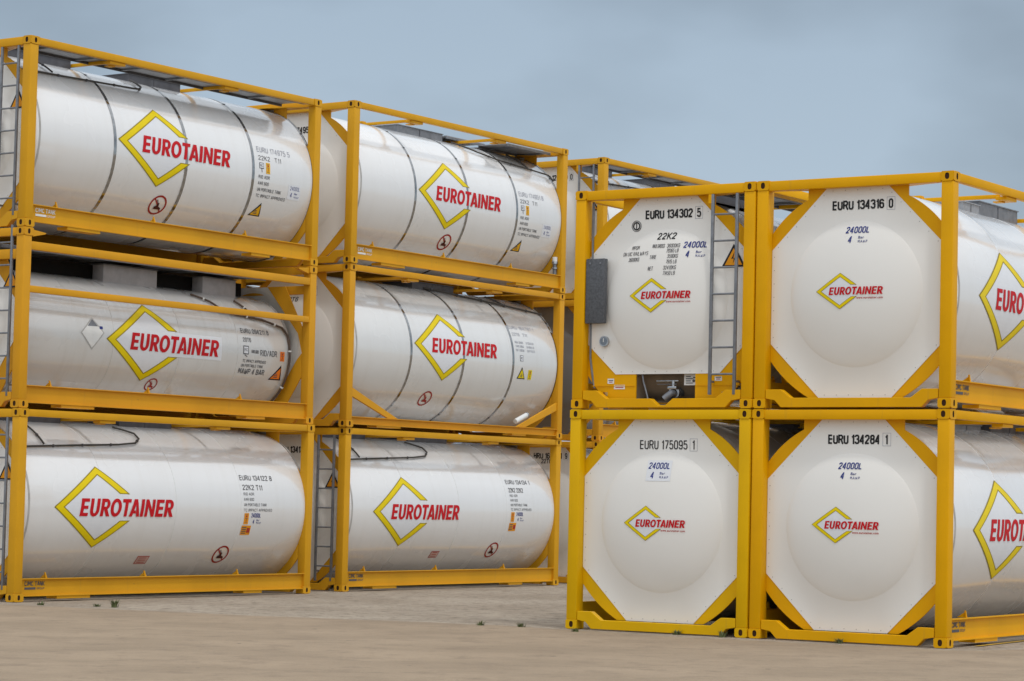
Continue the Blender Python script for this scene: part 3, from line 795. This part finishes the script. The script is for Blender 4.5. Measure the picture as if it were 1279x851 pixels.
    # maker's plate lettering on the rail
    if opt.get('maker'):
        def mk():
            return 0
        f = Flat(); m_ = opt['maker']
        f.text('CIMC TANK', -2.80, -2.44, .215, .275, m_, 1, weight=.03); f.rect(-2.80, .165, -2.60, .195, m_, 1); f.text('GROUP', -2.58, -2.44, .165, .195, m_, 1, weight=.02)
        lay('maker_lettering', root, f, side_flat(HX-.051), step_v=None, key=('mk', m_))
    # end marks
    no = opt.get('end_no'); dz = opt.get('dz', 0)
    if no:
        f = Flat(); body, chk = no[:-2], no[-1]
        bold = opt.get('end_bold', .035)
        f.text(body, -.31, .33, 2.225+dz, 2.33+dz, 'black', 1, weight=bold)
        f.text(chk, .385 if chk != '1' else .392, .44 if chk != '1' else .425, 2.225+dz, 2.33+dz, 'black', 1, weight=bold*.8)
        x0, x1, z0, z1 = .362, .463, 2.205+dz, 2.35+dz
        for p in ((x0, z0, x1, z0+.004), (x0, z1-.004, x1, z1), (x0, z0+.004, x0+.004, z1-.004), (x1-.004, z0+.004, x1, z1-.004)): f.rect(*p, 'ink_faded', 0)
        ex = opt.get('end_dx', 0)
        lay('identification_number', panel, f, lambda u, v, off: end_map(u+ex, v, off), .08, .08)
    if opt.get('code2'):
        cp_ = opt.get('code_pos', (-.12, .13, 1.975, 2.055)); f = Flat(); f.text(opt['code2'], *cp_, 'black', 1, .12, weight=.025); lay('type_code', panel, f, end_map, .08, .08)
    if opt.get('cap') is not None:
        cx_, cz_ = opt['cap']
        f = Flat(); f.rect(cx_-.02, cz_-.03, cx_+.31, cz_+.21, 'logo_w', 0) if opt.get('capbg') else None
        f.text('24000L', cx_, cx_+.29, cz_+.11, cz_+.185, 'blue', 1, .1, weight=.025); f.text('4', cx_+.04, cx_+.085, cz_, cz_+.075, 'blue', 1, .1, weight=.03)
        f.text('Bar', cx_+.165, cx_+.235, cz_+.045, cz_+.075, 'blue', 1); f.text('M.A.W.P', cx_+.165, cx_+.28, cz_, cz_+.028, 'blue', 1)
        lay('capacity_marking', panel, f, end_map, .08, .08)
    if opt.get('endlogo') is not None:
        lay('logo', panel, logo(-.445, opt['endlogo'], .358, True, hs=.97), end_map, .06, .06, key=('el', opt['endlogo']))
    if opt.get('ladder'):
        def ld():
            mb = MB(); y0_ = Y0+.004
            for x in (.655, .975): mb.box(x-.018, x+.018, y0_, y0_+.03, .16, 2.465, 'galv', .004)
            for k in range(7): z = .395+.306*k; mb.cyl((.673, y0_+.015, z), (.957, y0_+.015, z), .0125, 'galv', 10)
            mb.box(.60, .64, y0_, y0_+.02, 2.36, 2.465, ym); 
            mb.box(.637, .655, y0_+.031, Y0+PD, .30, .325, 'galv'); mb.box(.975, .993, y0_+.031, Y0+PD, .30, .325, 'galv')
            return mb
        part('ladder', root, ('ladder', ym), ld)
        f = Flat(); warn(f, .885, 1.63, .31, .265, 'orange')
        lay('warning_sign', panel, f, end_map, .06, .06, base=.008, key='warn_end')
    return root

# ------------------------------------------------------------------ the stacks
PR = (3.4827, 27.055, -.5517)
PA = (PR[0]-(W+.012)*math.cos(PR[2]), PR[1]-(W+.012)*math.sin(PR[2]), PR[2])
P1 = (-8.1312, 33.4197, -.5773); P2 = (-4.4189, 39.3848, -.5699); P3 = (-.5177, 45.338, -.5773)

HS = 2.438      # the slim one is a lower frame
PIPE_NEAR = (([(-2.84, .97), (-.60, 1.08), (-.46, 1.10), (-.36, 1.18), (-.34, 1.45)], 'pipe', .014), ([(-2.19, 1.06), (-2.25, 1.45)], 'pipe', .013))
PIPE_LOW = (([(-2.84, .83), (-.80, .945), (-.44, .99), (-.29, 1.09), (-.28, 1.22), (-.55, 1.40)], 'pipe', .014), ([(-2.26, .90), (-2.28, 1.45)], 'pipe', .013))
PIPE_FAR = (([(.55, 1.42), (1.0, 1.16), (1.42, 1.03), (2.86, .88), (2.89, .74)], 'pipe', .014), ([(2.30, .95), (2.15, 1.4)], 'pipe', .016))
TOPBOX = ((-.32, .32, -.26, .90, 2.42, 2.555, 'galv_dark'),)
TOPBOX2 = ((-.32, .32, -2.78, -1.42, 2.42, 2.555, 'galv_dark'), (-.32, .32, -.26, .82, 2.42, 2.555, 'galv_dark'))
BASE = dict(cap=(-.145, 1.835), endlogo=1.305, boxes=TOPBOX)

def extra_doc(root, tank, sm_, panel):
    # dial, document holder, outlet valve and small plates of the upper left container in the right-hand block
    def dial():
        mb = MB(); y = Y0+PD
        mb.cyl((-.835, y, .80), (-.835, y-.035, .80), .062, 'chrome', 28); mb.cyl((-.835, y-.0352, .80), (-.835, y-.037, .80), .047, 'glass', 28)
        mb.box(-.84, -.832, y-.040, y-.0372, .79, .835, 'label_w'); return mb
    part('thermometer_dial', root, None, dial)
    def doc():
        mb = MB().box(-1.06, -.80, Y0+.02, Y0+.09, 1.01, 1.775, 'docbox', .008)
        for x in (-1.0, -.86): mb.cyl((x, Y0+.0195, 1.72), (x, Y0+.014, 1.72), .012, 'galv', 10)
        return mb
    part('document_holder', root, None, doc)
    def hose():
        return MB().tube([(-1.035, Y0+.13, 2.46), (-1.035, Y0+.12, 2.0), (-1.03, Y0+.12, 1.6), (-1.04, Y0+.12, 1.0), (-1.035, Y0+.12, .6), (-1.0, Y0+.13, .36), (-.98, Y0+.14, .25)], .014, 'galv', 8)
    part('steam_line', root, None, hose)
    def valve():
        mb = MB(); y = Y0+.17
        mb.cyl((.05, y+.30, .22), (.05, y+.10, .20), .055, 'galv', 20); mb.cyl((.05, y+.10, .20), (.05, y+.07, .20), .072, 'chrome', 20); mb.tube([(.05, y+.07, .20), (.04, y+.03, .19), (.0, y+.0, .15), (-.03, y-.01, .12)], .040, 'galv', 14); mb.box(-.01, .11, y+.02, y+.06, .235, .27, 'chrome', .006)
        mb.cyl((.05, y+.06, .24), (.05, y+.06, .34), .022, 'chrome', 12); mb.box(-.18, .12, y+.05, y+.075, .325, .34, 'chrome', .003); mb.box(-.16, .10, y+.04, y+.06, .29, .298, 'galv', .002)
        return mb
    part('outlet_valve', root, None, valve)
    part('valve_compartment', root, None, lambda: MB().cyl((-.41, Y0+.62, .40), (.45, Y0+.62, .40), .30, 'dark', 40, caps=False).box(-.42, -.41, Y0+.145, Y0+.549, .06, .50, 'dark').box(.45, .46, Y0+.145, Y0+.549, .06, .50, 'dark').box(-.409, .449, Y0+.145, Y0+.549, .49, .50, 'dark').box(-.409, .449, Y0+.145, Y0+.549, .05, .06, 'dark'))
    part('earth_cable', root, None, lambda: MB().tube([(-.33, Y0+.15, .42), (-.31, Y0+.15, .32), (-.27, Y0+.14, .22), (-.24, Y0+.14, .12)], .010, 'galv', 6))
    def dplate():
        return MB().box(.21, .43, Y0+.20, Y0+.204, .28, .41, 'label_w')
    dp = part('data_plate', root, None, dplate)
    f = Flat()
    for i in range(4): f.rect(.235, .375-.025*i, .30+.03*(i % 2), .385-.025*i, 'ink', 0)
    f.disc(.34, .33, .018, 'ink', 0); f.disc(.39, .33, .018, 'ink', 0); f.rect(.33, .36, .40, .375, 'ink', 0)
    lay('data_plate_print', dp, f, front_map(.1985), step_v=None)
    for x0, x1, z0, z1 in ((-.79, -.70, .30, .36), (-.70, -.55, .235, .285), (.66, .755, .325, .375)):
        f = Flat(); f.rect(x0, z0, x1, z1, 'label_w', 0); f.rect(x0+.012, z0+.035, x1-.012, z0+.045, 'ink', 1); f.rect(x0+.02, z0+.015, x1-.02, z0+.025, 'dred', 1)
        lay('small_plate', root, f, front_map(PD+.005), step_v=None)
    for x in (-.82, .78):
        part('pipe_cap', root, None, lambda: MB().cyl((x, Y0+.16, .16), (x, Y0+.16, .20), .045, 'brass', 16).cyl((x, Y0+.16, .2001), (x, Y0+.16, .225), .025, 'brass', 12).box(x-.06, x+.06, Y0+.15, Y0+.17, .226, .236, 'brass'))
    # railway mark, weights table
    f = Flat(); f.ring(-.43, 2.15, .058, .066, 'ink', 1); f.ring(-.43, 2.15, .034, .05, 'black', 1); f.rect(-.436, 2.118, -.424, 2.182, 'black', 2)
    lay('railway_emblem', panel, f, end_map, .06, .06)
    f = Flat()
    for s_, x0, x1, z0 in (('MPGM', -.47, -.36, 1.865), ('ON UIC RAILWAYS', -.60, -.22, 1.795), ('36000KG', -.50, -.34, 1.725),
                           ('MAX GROSS', -.17, .0, 1.875), ('36000KG', .03, .20, 1.875), ('79365 LB', .03, .19, 1.815), ('TARE', -.19, -.10, 1.745), ('3590KG', .05, .19, 1.75), ('7915 LB', .04, .18, 1.685),
                           ('NET', -.20, -.13, 1.61), ('32410KG', .01, .18, 1.615), ('71450 LB', .01, .17, 1.55)):
        f.text(s_, x0, x1, z0, z0+.046, 'ink', 1, .1, weight=.0)
    lay('weight_table', panel, f, end_map, .08, .08)

def extra_small(root, tank, sm_, panel):
    def put(nm, f): lay(nm, tank, f, sm_, step_v=.1)
    f = Flat(); f.text('EURU 094211 8', 1.70, 2.33, .285, .36, 'ink', 1, weight=.01); put('identification_number', f)
    f = Flat(); f.text('20T6', 1.72, 1.90, .15, .215, 'ink', 1, weight=.01); put('type_code', f)
    f = Flat(); f.rect(1.72, -.04, 1.84, .09, 'ink', 0); f.rect(1.735, -.025, 1.825, .075, 'logo_w', 1); f.text('RC', 1.745, 1.815, .01, .05, 'ink', 2); f.line((1.75, -.045), (1.81, -.075), .012, 'ink', 1); put('seal_symbol', f)
    f = Flat(); f.text('AAR 600', 1.90, 2.06, -.015, .035, 'ink', 1); f.text('RID/ADR', 2.10, 2.48, -.045, .045, 'ink', 1, weight=.0); put('approval_lettering', f)
    f = Flat(); f.text('TC IMPACT APPROVED', 1.72, 2.24, -.16, -.115, 'ink', 1, weight=.01); f.text('UN PORTABLE TANK', 1.70, 2.19, -.23, -.185, 'ink', 1, weight=.01); put('approval_lettering', f)
    f = Flat(); f.text('MAWP 4 BAR', 1.67, 2.25, -.34, -.255, 'ink', 1, weight=.02); put('pressure_marking', f)
    f = Flat(); orange_tag(f, 2.555, -.10, 2.655, .045, 'orange_red'); put('orange_label', f)
    f = Flat(); warn(f, 2.52, -.40, .28, .24, 'orange_red', False, .08); put('warning_triangle', f)
    f = Flat(); f.poly([(-1.64, .06), (-1.41, -.17), (-1.18, .08), (-1.40, .29)], 'seam', 0); f.poly([(-1.615, .06), (-1.41, -.14), (-1.205, .08), (-1.40, .265)], 'label_w', 1)
    f.poly([(-1.40, .265), (-1.50, .16), (-1.30, .165)], 'galv', 2); f.rect(-1.27, .13, -1.21, .17, 'blue', 2)
    lay('placard_holder', tank, f, sm_, step_v=.05)
    part('gap_shade_block', root, None, lambda: MB().box(-.35, .05, -2.75, 2.6, 1.86, 2.17, 'gap_shade'))  # added block: darkens the gap above the tank and hides the rails behind
    for y, z in ((-.62, 0), (1.46, 1)):
        part('spill_box', root, None, lambda: MB().box(.08, .30, y, y+(1.10 if not z else .74), 1.88, 2.17, 'box_light', .01)  .box(.07, .31, y-.012, y+(1.112 if not z else .752), 2.1705, 2.182, 'galv'))
def extra_valve(root, tank, sm_, panel):
    part('relief_valve', root, None, lambda: MB().cyl((1.10, 2.84, .33), (1.10, 2.84, .52), .035, 'galv', 14).cyl((1.10, 2.84, .5201), (1.10, 2.84, .56), .055, 'chrome', 14).cyl((1.10, 2.84, .5601), (1.10, 2.84, .64), .045, 'label_w', 14).cyl((1.10, 2.84, .43), (1.10, 2.84, .45), .055, 'chrome', 14))
def extra_cyl(root, tank, sm_, panel):
    part('document_tube', root, None, lambda: MB().cyl((1.13, 1.70, .265), (1.15, 2.00, .385), .045, 'label_w', 14).cyl((1.151, 2.003, .386), (1.152, 2.02, .393), .05, 'chrome', 14))

BANDS = [-1.365, .08, 1.52]
c = {}
# left block, nearest column
tank_container(P1, 0, dict(BASE, y='yellow_left', kind='std', logo=(-2.328, -.018), mshift=(-.055, -.045), marks=('low', 'EURU 134122 8', '22K2 T11'), prohibit=[(1.25, -.74, .16, False)], pinktag=[(-.46, -.90, .24, .15)],
    pipes=PIPE_LOW, boxes=TOPBOX2, maker='ink', ladder=True, end_no='EURU 134122 8'),
    'white tank container lettered EURU 134122 8, on the ground under the slim greyish one', (0.03, -.02))
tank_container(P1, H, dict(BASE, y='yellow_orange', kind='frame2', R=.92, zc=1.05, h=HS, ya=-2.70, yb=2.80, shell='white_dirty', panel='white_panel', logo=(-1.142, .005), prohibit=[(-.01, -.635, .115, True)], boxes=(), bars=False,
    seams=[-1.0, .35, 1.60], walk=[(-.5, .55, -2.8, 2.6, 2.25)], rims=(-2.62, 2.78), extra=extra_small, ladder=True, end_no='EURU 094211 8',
    pipes=((([(.55, .66), (1.42, .60), (2.25, .53), (2.66, .42), (2.74, .30), (2.745, -.1), (2.735, -.5), (2.70, -.85)]), 'pipe_brown', .018), ([(1.0, .95), (1.28, .80), (1.45, .62)], 'pipe_brown', .016), ([(1.9, .90), (2.0, .74), (2.1, .55)], 'pipe_brown', .016)), maker=None),
    'slimmer greyish tank container with an extra side rail and MAWP 4 BAR lettering', (0.0, .0))
tank_container(P1, H+HS, dict(BASE, y='yellow_left', kind='std', logo=(-1.31, .113), mshift=(-.045, -.01), marks=('top', 'EURU 174975 5', '22K2'), prohibit=[(-.26, -.745, .165, False)], bands=BANDS+[2.90], pipes=PIPE_NEAR, boxes=TOPBOX2,
    walk=[(.62, 1.10, -2.85, 2.75, H-.055)], maker='label_w', ladder=True, end_no='EURU 174975 5', pinktag=()),
    'steel-banded white tank container with EURU 174975 5 on its side, top of the leftmost stack', (0.0, .02))
# left block, middle column
tank_container(P2, 0, dict(BASE, y='yellow_left', kind='std', logo=(-2.262, -.027), mshift=(.0, .02), marks=('low', 'EURU 134134 1', '22K2 22K2'), prohibit=[(1.29, -.71, .16, False)], pinktag=[(-.40, -.86, .22, .14)],
    pipes=PIPE_LOW, boxes=TOPBOX2, maker='ink', ladder=True, dz=-.045, end_no='EURU 134134 1'),
    'white tank container on the ground under the one with slanted side braces', (-.01, .06))
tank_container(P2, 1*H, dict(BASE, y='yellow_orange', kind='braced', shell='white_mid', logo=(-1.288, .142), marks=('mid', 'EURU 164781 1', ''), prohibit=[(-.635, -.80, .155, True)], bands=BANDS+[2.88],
    pipes=(([(.05, 1.55), (.9, 1.30), (2.0, 1.15), (2.9, 1.02)], 'pipe', .018), ([(1.9, 1.16), (1.75, 1.5)], 'pipe', .016)), boxes=TOPBOX, code2='22T6', code_pos=(-.19, .08, 2.015, 2.09), end_no='EURU 164781 1', dz=-.10, cap=None, endlogo=None, extra=extra_cyl),
    'tank container with slanted yellow braces at both ends of its side rail', (-.005, .02))
tank_container(P2, 2*H, dict(BASE, y='yellow_left', kind='std', logo=(-1.291, .073), mshift=(-.06, -.03), marks=('top', 'EURU 174951 8', '22K2'), prohibit=[(-.265, -.74, .16, False)], bands=BANDS+[2.90], pipes=PIPE_FAR,
    boxes=((-.45, .30, -.75, .50, 2.42, 2.565, 'galv'),), walk=[(-.45, .30, .62, 1.75, 2.57), (.3, .95, 1.55, 2.85, 2.52), (-.45, .25, 1.9, 2.85, 2.55)], maker='label_w', end_dx=-.10, dz=-.085, end_no='EURU 174951 8', extra=extra_valve),
    'steel-banded white tank container with small valve low at far corner, lettered 22K2 T11', (0, 0))
# left block, far column
tank_container(P3, 0, dict(BASE, y='yellow_orange', kind='std', end_no='HRU 167254 9', dz=.04, code2='22T6', code_pos=(-.14, .08, 2.18, 2.26), cap=None, endlogo=None),
    'mostly hidden white tank container on the ground behind, its end plate lettered HRU', (0.02, -.1))
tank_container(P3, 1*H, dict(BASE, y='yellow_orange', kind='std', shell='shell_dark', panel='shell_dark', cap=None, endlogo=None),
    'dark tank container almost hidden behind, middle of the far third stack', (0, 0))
tank_container(P3, 2*H, dict(BASE, y='yellow_left', kind='std', end_no='EURU 124240 0', ladder=True, boxes=TOPBOX2, walk=[(.62, 1.10, -2.85, 2.75, H-.055)], pipes=PIPE_NEAR, logo=(-1.285, .11), dz=0.0),
    'farthest top tank container, seen above the right-hand block, warning triangle on its end', (0, 0.02))
# right block
tank_container(PA, 0, dict(BASE, y='yellow_lemon', kind='std', end_no='EURU 175095 1', end_bold=.005, dz=-.10, cap=(-.15, 1.785), endlogo=1.265, capbg=True),
    'lemon-yellow framed tank container with EURU 175095 1 on its white end plate', (-.005, 0))
tank_container(PA, 1*H, dict(BASE, y='yellow_right', kind='std', end_no='EURU 134302 5', cap=(.247, 1.755), code2='22K2', endlogo=1.32, ladder=True, wide=True, notch=True, ya=-2.35, extra=extra_doc,
    boxes=((-.32, .5, -2.78, -1.42, 2.42, 2.555, 'galv_dark'),), walk=[(.62, 1.10, -2.85, 2.75, H-.06)]),
    'tank container with ladder, grey document holder and EURU 134302 5 on its end', (.005, -.01))
tank_container(PR, 0, dict(BASE, y='yellow_right', kind='std', end_no='EURU 134284 1', logo=(-2.318, -.02), dz=-.025, cap=(-.15, 1.81), endlogo=1.30, maker='ink', marks=('low', 'EURU 134284 1', '22K2 T11'),
    boxes=((-.3, .3, -.9, -.1, 2.3, 2.50, 'galv'), (-.3, .3, .2, 1.4, 2.3, 2.55, 'galv_dark'))),
    'tank container with EURU 134284 1 on its end plate, lower right of the right-hand block', (0, .01))
tank_container(PR, 1*H, dict(BASE, y='yellow_right', kind='std', end_no='EURU 134316 0', logo=(-2.257, -.006), maker='ink', cap=(-.115, 1.845), marks=('low', 'EURU 134316 0', '22K2 T11'),
    boxes=((-.3, .3, -.72, -.252, 2.42, 2.545, 'grate'), (-.3, .3, -.25, .92, 2.42, 2.60, 'galv'))),
    'tank container with EURU 134316 0 on its end plate, upper right of the right-hand block', (0.005, 0))

# a second row stands hidden behind the left block; only dark strips of it show through the gaps
for nm, P, hs in (('slim greyish container', P1, (H, HS, H)), ('braced container', P2, (H, H, H))):
    z = 0
    for k in range(3):
        q = (P[0]-(W+.14)*math.cos(P[2]), P[1]-(W+.14)*math.sin(P[2]), P[2])
        tank_container(q, z, dict(y='yellow_left', kind='std', boxes=(), cap=None, endlogo=None, end_no=None),
            'tank container standing hidden behind the %s, %s of its stack' % (nm, ('bottom', 'middle', 'top')[k]), (0, 0))
        z += hs[k]

# ------------------------------------------------------------------ ground
def sheet(name, pts, z, mat, n=None):
    me = bpy.data.meshes.new(name); me.from_pydata([(x, y, z) for x, y in pts], [], [list(range(len(pts)))]); me.materials.append(mat)
    o = bpy.data.objects.new(name, me); C.objects.link(o); o['kind'] = 'structure'; return o
m, t, b = newmat('gravel_yard')
g1 = mixc(t, noise(t, 0.5, 6, 0.6), (0.325, 0.268, 0.208), (0.43, 0.365, 0.29), 0.35, 0.65)
g2 = mixc(t, noise(t, 5, 8, 0.85), (0.17, 0.14, 0.11), g1, 0.38, 0.50)
g3 = mixc(t, noise(t, 11, 6, 0.85), g2, (0.60, 0.55, 0.47), 0.56, 0.68, 0.7)
t.links.new(g3, b.inputs['Base Color']); b.inputs['Roughness'].default_value = 0.95; b.inputs['Specular IOR Level'].default_value = 0.15
bump(t, b, noise(t, 22, 5, 0.7), 0.7, 0.04)
MG = m
sheet('ground', [(-900, -300), (900, -300), (900, 1500), (-900, 1500)], 0.0, MG)
m, t, b = newmat('dusty_road')
g1 = mixc(t, noise(t, 0.7, 6, 0.6, sx=(0.8, 1.1, 1)), (0.285, 0.220, 0.155), (0.355, 0.274, 0.193), 0.36, 0.64)
g2 = mixc(t, noise(t, 2.2, 7, 0.75), (0.25, 0.192, 0.138), g1, 0.34, 0.50)
g3 = mixc(t, noise(t, 9, 7, 0.85), g2, (0.43, 0.345, 0.25), 0.56, 0.70, 0.5)
g4 = mixc(t, noise(t, 5.0, 3, 0.6), (0.12, 0.095, 0.075), g3, 0.255, 0.30)
g4 = mixc(t, noise(t, 90, 3, 0.8), (0.16, 0.125, 0.09), g4, 0.30, 0.44)
g4 = mixc(t, noise(t, 0.45, 7, 0.75, sx=(0.3, 1.8, 1)), g4, (0.42, 0.335, 0.235), 0.55, 0.75, 0.25)     # wheel-polished lanes
t.links.new(g4, b.inputs['Base Color']); b.inputs['Roughness'].default_value = 0.9; b.inputs['Specular IOR Level'].default_value = 0.15
bump(t, b, noise(t, 18, 5, 0.7), 0.35, 0.02)
edge = [(-22, 39.0), (-14, 35.6), (-10, 33.6), (-8.14, 32.7), (-6.4, 31.98), (-4.53, 31.1), (-3.01, 30.6), (-1.32, 29.95), (-.73, 29.35), (.8, 28.15), (2.0, 27.5), (3.45, 26.8), (3.8, 26.8), (4.7, 27.5), (6.8, 28.6), (14, 31)]
pts = []
for (x0, y0), (x1, y1) in zip(edge[:-1], edge[1:]):
    n = max(1, int(math.hypot(x1-x0, y1-y0)/.06))
    for k in range(n): pts.append((x0+(x1-x0)*k/n, y0+(y1-y0)*k/n))
q1 = q2 = 0
jag = []
for x, y in pts:
    q1 = q1*.93+random.uniform(-1, 1)*.022; q2 = random.uniform(-1, 1)*.015
    jag.append((x, y+q1+q2))
sheet('road', [(60, -20), (60, 40)]+jag[::-1]+[(-60, 50), (-60, -20)], 0.004, m)
# painted line beside the right-hand block
m2 = plain('line_paint', (0.55, 0.36, 0.06), 0.8, var=0.3, scale=12)
d = Vector((math.sin(.5), math.cos(.5))); nrm = Vector((math.cos(.5), -math.sin(.5)))
p0 = Vector((3.85, 27.6))
q = [p0, p0+nrm*.06, p0+nrm*.06+d*14, p0+d*14]
sheet('painted_line', [tuple(v) for v in q], 0.009, m2)

# small weeds growing at the edge of the yard
def weed(x, y, h, n, label):
    mb = MB()
    for i in range(n):
        a = random.uniform(0, 2*PI); r = random.uniform(0, .05); hh = h*random.uniform(.5, 1); ln = random.uniform(.2, .8)*hh
        bx, by = r*math.cos(a), r*math.sin(a); dx, dy = math.cos(a), math.sin(a); wd = .006+.008*random.random()
        V = []
        for k in range(4):
            f_ = k/3; ww = wd*(1-f_*.85)
            V += [(bx+dx*ln*f_*f_-dy*ww, by+dy*ln*f_*f_+dx*ww, hh*f_*(1-.15*f_)), (bx+dx*ln*f_*f_+dy*ww, by+dy*ln*f_*f_-dx*ww, hh*f_*(1-.15*f_))]
        mb.add(V, [(2*k, 2*k+1, 2*k+3, 2*k+2) for k in range(3)], 'leaf')
    o = bpy.data.objects.new('weed', mb.mesh('weed')); C.objects.link(o); o.location = (x, y, .003)
    o['label'] = label; o['category'] = 'weed'; o['group'] = 'weeds at the edge of the yard'
weed(-6.6, 32.6, .13, 44, 'green weed tuft on the gravel in front of the leftmost stack, the tallest one')
weed(-6.85, 32.75, .05, 30, 'low weed just left of the tallest tuft by the leftmost stack')
weed(-7.6, 32.8, .06, 26, 'small dark weed near the corner post of the leftmost stack')
weed(-1.7, 29.9, .07, 26, 'small weed on the road edge between the two blocks, further from the lemon-yellow post')
weed(-1.2, 29.75, .07, 30, 'small weed on the road edge between the two blocks, nearer the lemon-yellow post')
weed(-.55, 28.95, .06, 24, 'low weed at the foot of the lemon-yellow corner post')
weed(.61, 28.76, .07, 30, 'weed tuft at the foot of the lemon-yellow frame, under the middle of its end beam')
weed(1.12, 28.44, .09, 34, 'weed tuft at the foot of the lemon-yellow frame, beside its right corner casting')
weed(2.38, 27.67, .07, 30, 'weed tuft under the bottom end beam of container EURU 134284 1')
